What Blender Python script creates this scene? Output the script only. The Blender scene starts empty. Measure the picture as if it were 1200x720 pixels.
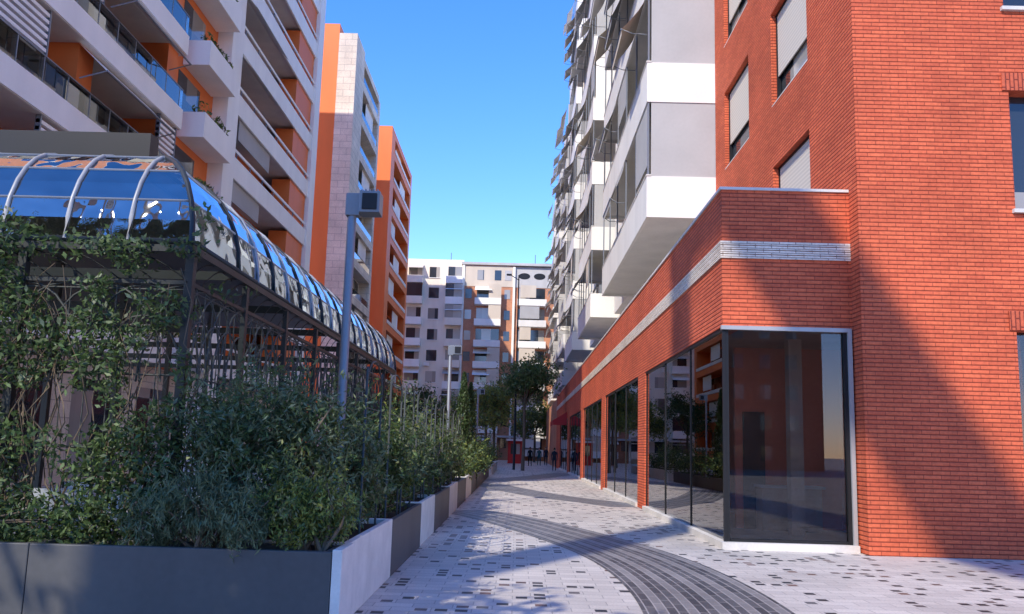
import bpy, math, random
import numpy as np
from mathutils import Matrix, Vector, noise
random.seed(7); rng=np.random.default_rng(7)
scene=bpy.context.scene
# ------------------------------------------------------------------ materials
def newmat(name):
    m=bpy.data.materials.new(name); m.use_nodes=True
    nt=m.node_tree; b=nt.nodes["Principled BSDF"]
    return m,nt.nodes,nt.links,b
def c4(c): return (c[0],c[1],c[2],1)
def ramp(N,L,fac,stops):
    r=N.new("ShaderNodeValToRGB")
    while len(r.color_ramp.elements)<len(stops): r.color_ramp.elements.new(0.5)
    for e,(p,c) in zip(r.color_ramp.elements,stops): e.position=p;e.color=c4(c)
    L.new(fac,r.inputs[0]); return r.outputs[0]
def objco(N): return N.new("ShaderNodeTexCoord").outputs["Object"]
def math_(N,L,op,a,b=None):
    n=N.new("ShaderNodeMath");n.operation=op
    for i,v in enumerate((a,b)):
        if v is None: continue
        if isinstance(v,(int,float)): n.inputs[i].default_value=v
        else: L.new(v,n.inputs[i])
    return n.outputs[0]
def mixc(N,L,fac,a,b,mode='MIX'):
    n=N.new("ShaderNodeMix");n.data_type='RGBA';n.blend_type=mode
    for i,v in ((0,fac),(6,a),(7,b)):
        if isinstance(v,(int,float)): n.inputs[i].default_value=v
        elif isinstance(v,tuple): n.inputs[i].default_value=c4(v)
        else: L.new(v,n.inputs[i])
    return n.outputs[2]
def noise_(N,L,scale,detail=4,vec=None):
    n=N.new("ShaderNodeTexNoise");n.inputs["Scale"].default_value=scale;n.inputs["Detail"].default_value=detail
    L.new(vec if vec else objco(N),n.inputs["Vector"]);return n.outputs[0]
def plain(name,col,rough=0.7,var=0.18,scale=1.5,metal=0,bump=0.0,spec=0.3,streak=True):
    m,N,L,b=newmat(name)
    co=objco(N)
    mp=N.new("ShaderNodeMapping");mp.inputs["Scale"].default_value=(1,1,0.25 if streak else 1);L.new(co,mp.inputs[0])
    n1=noise_(N,L,scale,6,mp.outputs[0]); n2=noise_(N,L,scale*14,3,co)
    s=math_(N,L,'ADD',math_(N,L,'MULTIPLY',n1,0.75),math_(N,L,'MULTIPLY',n2,0.25))
    lo=tuple(x*(1-var) for x in col);hi=tuple(min(1,x*(1+var)) for x in col)
    L.new(ramp(N,L,s,[(0.3,lo),(0.7,hi)]),b.inputs["Base Color"])
    b.inputs["Roughness"].default_value=rough;b.inputs["Metallic"].default_value=metal
    b.inputs["Specular IOR Level"].default_value=spec
    return m
def brick(name,c1,c2,mort,w=0.29,h=0.075,ms=0.012,bump=0.6,flip=False,groove=0):
    m,N,L,b=newmat(name)
    sx=N.new("ShaderNodeSeparateXYZ");L.new(objco(N),sx.inputs[0])
    u=math_(N,L,'ADD',sx.outputs[0],sx.outputs[1])
    cb=N.new("ShaderNodeCombineXYZ")
    L.new(sx.outputs[2] if flip else u,cb.inputs[0]);L.new(u if flip else sx.outputs[2],cb.inputs[1])
    t=N.new("ShaderNodeTexBrick");L.new(cb.outputs[0],t.inputs["Vector"])
    t.inputs["Scale"].default_value=1;t.inputs["Brick Width"].default_value=w;t.inputs["Row Height"].default_value=h
    t.inputs["Mortar Size"].default_value=ms;t.inputs["Mortar Smooth"].default_value=0.3;t.inputs["Bias"].default_value=0
    t.inputs["Color1"].default_value=c4(c1);t.inputs["Color2"].default_value=c4(c2);t.inputs["Mortar"].default_value=c4(mort)
    base=t.outputs[0];hgt=t.outputs["Fac"]
    if groove:
        fz=math_(N,L,'FRACT',math_(N,L,'DIVIDE',sx.outputs[2],h))
        d=math_(N,L,'MINIMUM',fz,math_(N,L,'SUBTRACT',1.0,fz))
        gz=math_(N,L,'SUBTRACT',1.0,math_(N,L,'MINIMUM',math_(N,L,'MULTIPLY',d,1/groove),1.0))
        base=mixc(N,L,math_(N,L,'MULTIPLY',gz,.85),base,mort)
        hgt=math_(N,L,'MAXIMUM',math_(N,L,'MULTIPLY',hgt,.35),gz)
    n=noise_(N,L,0.6,5)
    g=ramp(N,L,n,[(0.3,(.80,.80,.80)),(0.7,(1.12,1.12,1.12))])
    n3=noise_(N,L,18,3)
    g2=ramp(N,L,n3,[(0.3,(.85,.85,.85)),(0.7,(1.1,1.1,1.1))])
    col=mixc(N,L,1.0,mixc(N,L,1.0,base,g,'MULTIPLY'),g2,'MULTIPLY')
    L.new(col,b.inputs["Base Color"]);b.inputs["Roughness"].default_value=0.75;b.inputs["Specular IOR Level"].default_value=0.25
    bp=N.new("ShaderNodeBump");bp.invert=True;bp.inputs["Strength"].default_value=bump;bp.inputs["Distance"].default_value=0.02
    L.new(hgt,bp.inputs["Height"]);L.new(bp.outputs[0],b.inputs["Normal"])
    return m
def glassmat(name,tint,refl=0.12,bump=0.0,bscale=1.0,rough=0.0,gcol=(1,1,1),dist=.3):
    m,N,L,b=newmat(name);N.remove(b);out=N["Material Output"]
    tr=N.new("ShaderNodeBsdfTransparent");tr.inputs[0].default_value=c4(tint)
    gl=N.new("ShaderNodeBsdfGlossy");gl.inputs["Roughness"].default_value=rough;gl.inputs[0].default_value=c4(gcol)
    fr=N.new("ShaderNodeFresnel");fr.inputs[0].default_value=1.5
    f=math_(N,L,'ADD',fr.outputs[0],refl);f=math_(N,L,'MINIMUM',f,1.0)
    mx=N.new("ShaderNodeMixShader");L.new(f,mx.inputs[0]);L.new(tr.outputs[0],mx.inputs[1]);L.new(gl.outputs[0],mx.inputs[2])
    L.new(mx.outputs[0],out.inputs[0])
    if bump:
        n=noise_(N,L,bscale,2)
        bp=N.new("ShaderNodeBump");bp.inputs["Strength"].default_value=bump;bp.inputs["Distance"].default_value=dist
        L.new(n,bp.inputs["Height"]);L.new(bp.outputs[0],gl.inputs["Normal"]);L.new(bp.outputs[0],fr.inputs["Normal"])
    return m
def windowmat(name,cell=(1.1,1.1,3.2),dark=(0.02,0.025,0.03),cur=(0.35,0.33,0.29),thr=0.6):
    m,N,L,b=newmat(name)
    v=N.new("ShaderNodeVectorMath");v.operation='DIVIDE';L.new(objco(N),v.inputs[0]);v.inputs[1].default_value=cell
    fl=N.new("ShaderNodeVectorMath");fl.operation='FLOOR';L.new(v.outputs[0],fl.inputs[0])
    w=N.new("ShaderNodeTexWhiteNoise");L.new(fl.outputs[0],w.inputs[0])
    col=ramp(N,L,w.outputs[0],[(0.0,dark),(thr,tuple(x*1.8 for x in dark)),(min(thr+.02,1),tuple(x*.5 for x in cur)),(1.0,cur)])
    L.new(col,b.inputs["Base Color"]);b.inputs["Roughness"].default_value=0.06;b.inputs["Specular IOR Level"].default_value=0.8
    return m
def stripes(name,c1,c2,width,axis=1,rough=0.7):
    m,N,L,b=newmat(name)
    sx=N.new("ShaderNodeSeparateXYZ");L.new(objco(N),sx.inputs[0])
    f=math_(N,L,'FRACT',math_(N,L,'DIVIDE',sx.outputs[axis],width))
    g=math_(N,L,'GREATER_THAN',f,0.5)
    L.new(mixc(N,L,g,c1,c2),b.inputs["Base Color"]);b.inputs["Roughness"].default_value=rough
    return m
def leafmat(name,c,var=0.4,trans=0.25):
    m,N,L,b=newmat(name)
    n=noise_(N,L,2.2,3)
    w=N.new("ShaderNodeTexWhiteNoise")
    v=N.new("ShaderNodeVectorMath");v.operation='SNAP';L.new(objco(N),v.inputs[0]);v.inputs[1].default_value=(.05,.05,.05);L.new(v.outputs[0],w.inputs[0])
    s=math_(N,L,'ADD',math_(N,L,'MULTIPLY',n,0.6),math_(N,L,'MULTIPLY',w.outputs[0],0.4))
    L.new(ramp(N,L,s,[(0.25,tuple(x*(1-var) for x in c)),(0.75,tuple(x*(1+var*1.3) for x in c))]),b.inputs["Base Color"])
    b.inputs["Roughness"].default_value=0.5;b.inputs["Specular IOR Level"].default_value=0.4
    out=N["Material Output"];t=N.new("ShaderNodeBsdfTranslucent");t.inputs[0].default_value=c4(tuple(min(1,x*2) for x in c))
    mx=N.new("ShaderNodeMixShader");mx.inputs[0].default_value=trans;L.new(b.outputs[0],mx.inputs[1]);L.new(t.outputs[0],mx.inputs[2]);L.new(mx.outputs[0],out.inputs[0])
    return m
M={}
M['brick']=brick("red_brick",(.70,.150,.064),(.58,.112,.050),(.24,.040,.021),w=.30,h=.075,ms=.005,groove=.22)
M['soldier']=brick("soldier_brick",(.60,.13,.06),(.50,.10,.048),(.22,.04,.024),flip=True,w=.30,h=.075)
M['bandbrick']=brick("pale_brick",(.84,.74,.61),(.74,.64,.52),(.38,.28,.22),w=.29,h=.08,ms=.008)
M['farbrick']=brick("orange_brick",(.64,.28,.15),(.56,.23,.12),(.42,.25,.17),w=.3,h=.1,bump=.1)
M['coping']=plain("stone_coping",(.64,.60,.54),.6)
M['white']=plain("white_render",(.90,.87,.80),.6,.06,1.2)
M['offwhite']=plain("offwhite_render",(.78,.745,.68),.7,.09,1.0)
M['cream']=plain("cream_render",(.85,.75,.61),.7,.10,1.0)
M['greyrender']=plain("grey_render",(.52,.50,.47),.7,.12,1.0)
M['orange']=plain("orange_panel",(.80,.20,.05),.55,.08,1.0)
M['trav']=brick("travertine_cladding",(.78,.68,.54),(.71,.61,.48),(.46,.39,.32),w=1.1,h=.55,ms=.02,bump=.1)
M['metal']=plain("dark_metal",(.040,.044,.042),.45,.2,2,metal=.3)
M['rib']=plain("pale_rib_metal",(.34,.34,.33),.4,.15,2,metal=.2)
M['trel']=plain("green_grey_trellis",(.06,.066,.058),.5,.2,2)
M['planter']=plain("dark_planter_panel",(.088,.087,.085),.5,.2,1.2)
M['stone']=plain("white_stone",(.70,.67,.61),.6,.14,3,streak=False)
M['greymetal']=plain("grey_metal",(.22,.23,.24),.4,.12,2,metal=.3)
M['frame']=plain("window_frame_grey",(.40,.40,.39),.4,.1,2,metal=.2)
M['black']=plain("black_frame",(.015,.015,.016),.4,.1,2)
M['win']=windowmat("window_glass",cur=(.42,.39,.34),thr=.55)
M['winfar']=windowmat("window_glass_far",cell=(1.3,1.3,3.0),cur=(.52,.47,.40),thr=.5)
M['blind']=stripes("roller_blind",(.66,.59,.48),(.56,.50,.41),.09,2)
M['awn']=plain("grey_awning_fabric",(.42,.41,.395),.9,.08,.8,streak=False)
M['awnw']=plain("white_awning_fabric",(.82,.79,.73),.9,.08,.8)
M['awnb']=plain("beige_awning_fabric",(.64,.55,.44),.9,.1,.8)
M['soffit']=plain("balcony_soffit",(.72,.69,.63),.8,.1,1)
M['rail']=glassmat("railing_glass",(.62,.68,.67),.10)
M['shop']=glassmat("shop_glass",(.84,.84,.84),.0)
M['shops']=glassmat("shop_glass_street",(.78,.78,.78),.10)
M['vault']=glassmat("vault_glass",(.66,.70,.69),.20,bump=.55,bscale=1.6,dist=.14,rough=.02,gcol=(.97,.99,1))
M['vaultb']=glassmat("vault_glass_street",(.35,.42,.48),.42,bump=.10,bscale=1.2,gcol=(.78,.90,1))
M['inter']=plain("shop_interior",(.32,.24,.19),.8,.2,1)
M['interw']=plain("shop_interior_wall",(.58,.15,.085),.8,.2,1)
M['interf']=plain("shop_interior_floor",(.40,.36,.32),.4,.2,1)
M['soil']=plain("soil",(.03,.022,.016),.95,.4,5)
M['bark']=plain("bark",(.14,.105,.07),.9,.3,8)
M['red']=plain("red_awning",(.42,.03,.03),.7,.1,2)
M['redsign']=plain("red_kiosk",(.6,.05,.04),.6,.1,2)
M['skin']=plain("skin",(.45,.28,.2),.6,.05,2)
M['cl1']=plain("navy_cloth",(.02,.025,.04),.9,.2,5)
M['cl2']=plain("teal_cloth",(.03,.10,.10),.9,.2,5)
M['cl3']=plain("black_cloth",(.015,.015,.015),.9,.2,5)
M['hair']=plain("hair",(.02,.013,.01),.8,.2,5)
M['leafd']=leafmat("leaf_dark",(.042,.070,.022))
M['leafm']=leafmat("leaf_mid",(.085,.130,.038))
M['leafg']=leafmat("leaf_greygreen",(.130,.165,.085))
M['leafy']=leafmat("leaf_yellowgreen",(.21,.24,.05))
M['leafo']=leafmat("leaf_olive",(.155,.17,.075))
M['chair']=plain("chair_white",(.7,.7,.68),.5,.05,2)
def paving():
    m,N,L,b=newmat("granite_paving")
    co=objco(N)
    t=N.new("ShaderNodeTexBrick");L.new(co,t.inputs["Vector"])
    for k,v in (("Scale",1),("Brick Width",.40),("Row Height",.20),("Mortar Size",.006),("Bias",0)): t.inputs[k].default_value=v
    t.inputs["Color1"].default_value=(.66,.60,.52,1);t.inputs["Color2"].default_value=(.54,.49,.43,1);t.inputs["Mortar"].default_value=(.36,.33,.29,1)
    sx=N.new("ShaderNodeSeparateXYZ");L.new(co,sx.inputs[0])
    def dots(P,thr,half,ox,oy,seed):
        fx=math_(N,L,'ADD',math_(N,L,'DIVIDE',sx.outputs[0],P),ox);fy=math_(N,L,'ADD',math_(N,L,'DIVIDE',sx.outputs[1],P),oy)
        cb=N.new("ShaderNodeCombineXYZ");L.new(math_(N,L,'FLOOR',fx),cb.inputs[0]);L.new(math_(N,L,'FLOOR',fy),cb.inputs[1]);cb.inputs[2].default_value=seed
        w=N.new("ShaderNodeTexWhiteNoise");L.new(cb.outputs[0],w.inputs[0])
        sel=math_(N,L,'GREATER_THAN',w.outputs[0],thr)
        ax=math_(N,L,'LESS_THAN',math_(N,L,'ABSOLUTE',math_(N,L,'SUBTRACT',math_(N,L,'FRACT',fx),.5)),half)
        ay=math_(N,L,'LESS_THAN',math_(N,L,'ABSOLUTE',math_(N,L,'SUBTRACT',math_(N,L,'FRACT',fy),.5)),half)
        return math_(N,L,'MULTIPLY',sel,math_(N,L,'MULTIPLY',ax,ay)),w.outputs[0]
    m1,w1=dots(.20,.78,.31,0,0,1.0)
    dc=ramp(N,L,math_(N,L,'FRACT',math_(N,L,'MULTIPLY',w1,97.3)),[(0,(.022,.022,.023)),(.65,(.05,.047,.045)),(.75,(.22,.12,.08)),(1,(.12,.117,.11))])
    n=noise_(N,L,.45,6);n2=noise_(N,L,45,3)
    g=ramp(N,L,n,[(.3,(.78,.77,.76)),(.7,(1.08,1.08,1.08))]);g2=ramp(N,L,n2,[(.3,(.86,.86,.86)),(.7,(1.08,1.08,1.08))])
    col=mixc(N,L,m1,t.outputs[0],dc)
    col=mixc(N,L,1.0,mixc(N,L,1.0,col,g,'MULTIPLY'),g2,'MULTIPLY')
    L.new(col,b.inputs["Base Color"]);b.inputs["Roughness"].default_value=.6
    bp=N.new("ShaderNodeBump");bp.invert=True;bp.inputs["Strength"].default_value=.25;bp.inputs["Distance"].default_value=.005
    L.new(t.outputs["Fac"],bp.inputs["Height"]);L.new(bp.outputs[0],b.inputs["Normal"])
    return m
M['pave']=paving()
def bandmat():
    m,N,L,b=newmat("dark_basalt_paving")
    uv=N.new("ShaderNodeUVMap").outputs[0]
    t=N.new("ShaderNodeTexBrick");L.new(uv,t.inputs["Vector"])
    for k,v in (("Scale",1),("Brick Width",.42),("Row Height",.105),("Mortar Size",.008),("Bias",-.1)): t.inputs[k].default_value=v
    t.inputs["Color1"].default_value=(.065,.063,.061,1);t.inputs["Color2"].default_value=(.125,.12,.115,1);t.inputs["Mortar"].default_value=(.34,.31,.28,1)
    sx=N.new("ShaderNodeSeparateXYZ");L.new(uv,sx.inputs[0])
    f=math_(N,L,'FRACT',math_(N,L,'DIVIDE',math_(N,L,'ADD',sx.outputs[1],10*.315),.315))
    g3=math_(N,L,'GREATER_THAN',f,.6667)
    col=mixc(N,L,math_(N,L,'MULTIPLY',g3,.45),t.outputs[0],(.38,.35,.32))
    n=noise_(N,L,.8,5);g=ramp(N,L,n,[(.3,(.8,.8,.8)),(.7,(1.2,1.2,1.2))])
    L.new(mixc(N,L,1.0,col,g,'MULTIPLY'),b.inputs["Base Color"]);b.inputs["Roughness"].default_value=.5
    return m
M['band']=bandmat()
# ------------------------------------------------------------------ mesh builder
class MB:
    def __init__(s): s.v=[];s.f=[];s.m=[];s.mats=[];s.sm=[]
    def mi(s,k):
        if k not in s.mats: s.mats.append(k)
        return s.mats.index(k)
    def box(s,x0,x1,y0,y1,z0,z1,k):
        if x1<x0:x0,x1=x1,x0
        if y1<y0:y0,y1=y1,y0
        i=len(s.v)
        s.v+=[(x0,y0,z0),(x1,y0,z0),(x1,y1,z0),(x0,y1,z0),(x0,y0,z1),(x1,y0,z1),(x1,y1,z1),(x0,y1,z1)]
        for q in ((0,3,2,1),(4,5,6,7),(0,1,5,4),(1,2,6,5),(2,3,7,6),(3,0,4,7)):
            s.f.append(tuple(i+a for a in q));s.m.append(s.mi(k));s.sm.append(False)
    def poly(s,pts,k,smooth=False):
        i=len(s.v);s.v+=[tuple(p) for p in pts];s.f.append(tuple(range(i,i+len(pts))));s.m.append(s.mi(k));s.sm.append(smooth)
    def tube(s,pts,r,k,n=6,smooth=True,cap=True):
        pts=[Vector(p) for p in pts];rs=r if isinstance(r,(list,tuple)) else [r]*len(pts)
        rings=[]
        for j,p in enumerate(pts):
            d=(pts[min(j+1,len(pts)-1)]-pts[max(j-1,0)])
            d=d.normalized() if d.length>1e-9 else Vector((0,0,1))
            a=d.cross(Vector((0,0,1)))
            if a.length<.1:a=d.cross(Vector((0,1,0)))
            a.normalize();b=d.cross(a)
            ring=[]
            for q in range(n):
                t=2*math.pi*q/n;ring.append(len(s.v));s.v.append(tuple(p+a*math.cos(t)*rs[j]+b*math.sin(t)*rs[j]))
            rings.append(ring)
        for A,B in zip(rings,rings[1:]):
            for q in range(n):
                s.f.append((A[q],A[(q+1)%n],B[(q+1)%n],B[q]));s.m.append(s.mi(k));s.sm.append(smooth)
        if cap:
            for R_ in (rings[0],rings[-1]): s.f.append(tuple(R_));s.m.append(s.mi(k));s.sm.append(False)
    def wall(s,axis,t0,t1,a0,a1,z0,z1,ops,k):
        A=sorted(set([a0,a1]+[v for o in ops for v in o[:2] if a0<v<a1]));Z=sorted(set([z0,z1]+[v for o in ops for v in o[2:] if z0<v<z1]))
        for i in range(len(A)-1):
            run=None
            for j in range(len(Z)-1):
                ca=(A[i]+A[i+1])/2;cz=(Z[j]+Z[j+1])/2
                hole=any(o[0]<ca<o[1] and o[2]<cz<o[3] for o in ops)
                if not hole:
                    if run is None: run=Z[j]
                if (hole or j==len(Z)-2) and run is not None:
                    top=Z[j] if hole else Z[j+1]
                    if axis=='x': s.box(t0,t1,A[i],A[i+1],run,top,k)
                    else: s.box(A[i],A[i+1],t0,t1,run,top,k)
                    run=None
    def build(s,name,parent=None,bevel=0):
        me=bpy.data.meshes.new(name);me.from_pydata(s.v,[],s.f)
        for k in s.mats: me.materials.append(M[k])
        me.polygons.foreach_set("material_index",s.m);me.polygons.foreach_set("use_smooth",s.sm);me.update()
        o=bpy.data.objects.new(name,me);scene.collection.objects.link(o)
        if parent:o.parent=parent
        if bevel:
            b=o.modifiers.new("bevel","BEVEL");b.width=bevel;b.segments=2;b.limit_method='ANGLE'
        return o
def empty(name):
    o=bpy.data.objects.new(name,None);scene.collection.objects.link(o);return o
# ------------------------------------------------------------------ ground
g=MB();g.poly([(-900,-900,0),(900,-900,0),(900,900,0),(-900,900,0)],'pave');g.build("ground")
def catmull(P,n=14):
    out=[];P=[Vector(p) for p in P];P=[P[0]*2-P[1]]+P+[P[-1]*2-P[-2]]
    for i in range(1,len(P)-2):
        for j in range(n):
            t=j/n;a,b,c,d=P[i-1:i+3]
            out.append(.5*((2*b)+(c-a)*t+(2*a-5*b+4*c-d)*t*t+(-a+3*b-3*c+d)*t**3))
    out.append(P[-2]);return out
def band(name,P,w):
    pts=catmull([(x,y,0) for x,y in P]);v=[];f=[];uvs=[];L=0
    for i,p in enumerate(pts):
        d=pts[min(i+1,len(pts)-1)]-pts[max(i-1,0)];d.normalize();n=Vector((-d.y,d.x,0))
        if i:L+=(p-pts[i-1]).length
        for s_ in (-1,1):
            q=p+n*s_*w/2;v.append((q.x,q.y,.004));uvs.append((L,s_*w/2))
    for i in range(len(pts)-1): f.append((2*i,2*i+1,2*i+3,2*i+2))
    me=bpy.data.meshes.new(name);me.from_pydata(v,[],f);me.materials.append(M['band'])
    ul=me.uv_layers.new(name="UVMap")
    for lp in me.loops: ul.data[lp.index].uv=uvs[lp.vertex_index]
    o=bpy.data.objects.new(name,me);scene.collection.objects.link(o)
band("paving_band",[(.6,2),(1.5,5),(2.1,8.4),(1.95,12.2),(.95,16),(-.5,19.6),(-1.5,21)],1.575)
band("paving_band",[(3.5,24.2),(2.7,25.8),(1.2,28.5),(-.3,33),(-1.4,37)],1.575)
band("paving_band",[(-1.4,40),(.5,45),(2.4,52),(3.5,56)],1.89)
# ------------------------------------------------------------------ right brick block + podium
rb=MB()
H=37.0
wins=[]
for zt in (8.35,12.2,16.0,19.8,23.6,27.4,31.2): wins+=[(16.1,18.5,zt-2.35,zt),(20.4,22.9,zt-2.35,zt)]
rb.wall('x',5.9,6.3,14.25,24.0,6.0,H,wins,'brick')
fw=[(8.55,10.6,0.0,3.85),(8.66,10.4,6.0,8.2),(8.66,10.4,9.8,12.0)]+[(8.66,10.4,13.6+3.8*i,15.8+3.8*i) for i in range(5)]
rb.wall('y',13.85,14.25,5.9,22,0,H,fw,'brick')
rb.box(5.9,6.3,14.25,14.66,0,6.0,'brick')
rb.box(21.6,22,14.25,60,0,H,'greyrender');rb.box(6.3,21.6,14.25,24,H-.3,H-.01,'greyrender')
for (a,b_,z0,z1) in fw:
    rb.box(a-.12,b_+.12,13.82,13.849,z1,z1+.33,'soldier')
    rb.box(a+.001,b_-.001,14.10,14.14,z0,z1,'win' if z0>1 else 'shop')
    for xx in (a,(a+b_)/2-.03,b_-.06): rb.box(xx+.002,xx+.062,14.04,14.10,z0,z1,'frame' if z0>1 else 'black')
    if z0>1: rb.box(a-.06,b_+.06,13.78,14.0,z0-.07,z0-.001,'coping')
rb.box(7,13,16.5,16.6,0,4,'inter');rb.box(6.3,13,14.25,16.5,0,.02,'interf')
for (a,b_,z0,z1) in wins:
    zb=z0+.75
    rb.box(6.13,6.16,a,b_,z0,z1,'win')
    rb.box(6.05,6.08,a+.07,b_-.07,zb,z1-.06,'blind')
    for yy in (a,b_-.06,): rb.box(6.03,6.12,yy+.001,yy+.059,z0,z1,'black')
    rb.box(6.03,6.12,a,b_,z1-.06,z1-.001,'black');rb.box(6.03,6.12,a,b_,z0+.001,z0+.06,'black')
    rb.box(5.90,6.03,a+.002,b_-.002,z0+.001,z0+.03,'coping')
PX=3.6;PY=14.25;YE=74
rb.box(PX,PX+.4,PY,YE,3.85,6.36,'brick')
rb.box(PX+.4,5.9,PY,PY+.4,3.85,6.36,'brick')
rb.box(PX-.03,PX+.44,PY-.03,YE,6.36,6.41,'coping');rb.box(PX+.44,5.898,PY-.03,PY+.44,6.36,6.41,'coping')
for i in range(4):
    z=5.09+i*.082
    rb.box(PX-.03,PX-.001,PY-.03,YE,z,z+.066,'bandbrick');rb.box(PX-.001,5.897,PY-.03,PY-.001,z,z+.066,'bandbrick')
rb.box(PX+.4,6.3,PY+.4,YE,5.5,5.6,'greyrender')
rb.box(PX+.02,14,PY+.02,YE,3.86,3.95,'inter')
rb.box(PX+.3,14,PY+.4,YE,0.0,.10,'interf')
rb.box(9.0,9.1,PY+.4,YE,.1,3.86,'interw')
rb.box(4.6,6.9,17.2,17.3,.1,3.86,'interw');rb.box(6.8,6.9,14.7,17.2,.1,3.86,'interw')
rb.box(4.6,9.0,21.2,21.3,.1,3.86,'interw')
rb.box(5.25,5.5,15.7,15.95,.1,3.86,'inter');rb.box(5.0,6.2,16.7,17.19,.1,.95,'inter')
rb.box(4.95,6.25,16.65,17.19,.95,1.0,'frame');rb.box(4.75,5.2,17.15,17.199,.1,2.5,'black')
piers=[(23.0,24.3),(33.4,34.8),(44.5,46),(56,58),(68,74)]
for a,b_ in piers: rb.box(PX,PX+.5,a,b_,0,3.85,'brick')
prev=PY
rb.box(PX-.06,5.87,PY-.12,PY+.10,0,.12,'coping')
for a,b_ in piers:
    s0=prev if prev!=PY else PY+.1
    rb.box(PX-.06,PX+.14,s0+.001,a-.001,0,.12,'coping')
    rb.box(PX+.06,PX+.075,s0,a,.12,3.80,'shops')
    rb.box(PX+.02,PX+.12,s0,a,3.79,3.849,'black')
    n=max(2,int((a-prev)/2.4))
    for i in range(0,n+1):
        y=prev+(a-prev)*i/n; y=min(max(y,prev+.04),a-.04)
        rb.box(PX+.04,PX+.11,y-.022,y+.022,.12,3.79,'black')
    if prev!=PY: rb.box(PX+1.2,PX+5,prev,prev+.1,.1,3.85,'inter')
    prev=b_
rb.box(PX+.12,5.80,PY+.06,PY+.075,.12,3.79,'shop')
rb.box(PX-.03,5.87,PY-.05,PY+.02,3.79,3.86,'frame');rb.box(5.80,5.87,PY-.05,PY+.10,.12,3.79,'frame')
rb.box(5.74,5.80,PY-.0,PY+.10,.12,3.79,'black');rb.box(PX+.0,PX+.05,PY-.0,PY+.05,.12,3.79,'black')
rb.box(PX+.12,5.74,PY+.02,PY+.10,.12,.17,'black')
podium=rb.build("brick_corner_building")
# ------------------------------------------------------------------ balcony tower behind the podium
bt=MB()
bt.box(6.3,20,24.0,66,6.0,36.5,'greyrender')
bt.box(5.85,6.3,24.02,66,34.5,36.6,'offwhite')
bt.box(5.9,6.3,24.02,66,6.0,8.69,'offwhite')
levels=[8.7+3.7*i for i in range(8)]
rr=random.Random(3)
def awning(mb,X,y0,y1,zt,drop,out,k):
    n=6;pts=[]
    for i in range(n):
        t=i/(n-1);pts.append((X-out*(t**1.25),zt-drop*(t**.85)))
    for (xa,za),(xb,zb) in zip(pts,pts[1:]): mb.poly([(xa,y0,za),(xa,y1,za),(xb,y1,zb),(xb,y0,zb)],k)
    xb,zb=pts[-1];mb.poly([(xb,y0,zb),(xb,y1,zb),(xb+.01,y1,zb-.2),(xb+.01,y0,zb-.2)],k)
    for y in (y0,y1): mb.tube([(X,y,zt-drop*1.05-.1),(X-out*.55,y,zt-drop*1.12),(xb,y,zb)],.014,'greymetal',4)
    mb.tube([(xb,y0,zb),(xb,y1,zb)],.03,'greymetal',5)
stacks=[(24.0,37.0,3.78),(43.0,52.0,3.78),(57.5,66,3.78)]
for si,(y0,y1,xo) in enumerate(stacks):
    for li,z in enumerate(levels):
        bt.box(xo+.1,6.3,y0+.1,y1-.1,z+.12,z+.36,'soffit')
        bt.box(xo,xo+.1,y0,y1,z,z+1.3,'offwhite')
        bt.box(xo+.1,6.3,y0,y0+.1,z,z+1.3,'offwhite');bt.box(xo+.1,6.3,y1-.1,y1,z,z+1.3,'offwhite')
        bt.box(xo-.02,xo+.13,y0-.02,y1,z+1.3,z+1.35,'coping')
        bt.tube([(xo+.05,y0+.05,z+1.45),(xo+.05,y1,z+1.45)],.02,'greymetal',5)
        top=z+3.7
        y=y0+.4
        while y<y1-1.2:
            w=rr.uniform(1.2,2.2);bt.box(6.27,6.298,y,min(y+w,y1-.2),z+.4,z+2.9,'win')
            y+=w+rr.uniform(.4,1.2)
        if rr.random()<.85 or si==0: bt.box(xo+.14,6.28,y0+.03,y0+.05,z+1.31,top+.12,'awn' if rr.random()<.85 else 'awnw')
        npst=5
        for i in range(npst+1):
            yy=y0+.06+(y1-y0-.12)*i/npst
            bt.box(xo+.03,xo+.08,yy-.025,yy+.025,z+1.35,top,'greymetal')
        for i in range(npst):
            ya=y0+.1+(y1-y0-.2)*i/npst;yb=ya+(y1-y0-.2)/npst-.08
            r=rr.random();k=rr.choice(['awn','awn','awnw','awnb'])
            if r<.62: awning(bt,xo+.0,ya,yb,top-.03,rr.uniform(.7,1.6),rr.uniform(.4,.85),k)
            elif r<.72: bt.box(xo+.04,xo+.06,ya,yb,z+1.4+rr.uniform(.0,1.2),top,k)
            if rr.random()<.25: bt.box(xo+.5,xo+1.2,ya+.2,ya+.9,z+.36,z+1.5+rr.random()*.5,rr.choice(['awnb','offwhite','greymetal']))
for (ya,yb) in ((37.0,43.0),(52.0,57.5)):
    for li,z in enumerate(levels):
        bt.box(5.0,6.3,ya+.6,yb-.6,z+.1,z+1.25,'white' if li%2 else 'offwhite')
        bt.box(5.05,5.07,ya+.7,yb-2.2,z+1.25,z+3.6,'win');bt.box(5.0,6.3,ya+.6,ya+.7,z+1.25,z+3.6,'offwhite')
        bt.box(4.98,5.1,yb-2.2,yb-.6,z+1.25,z+3.8,'awnw' if li%3 else 'awn')
        if rr.random()<.6: bt.box(4.7,5.0,ya+1,ya+1.8,z+.35,z+.9,'offwhite')
bt.build("balcony_apartment_tower")
b2=MB()
b2.box(5.0,20,67.5,100,0,32,'greyrender')
b2.box(3.6,5.0,74,100,0,6.2,'farbrick')
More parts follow.
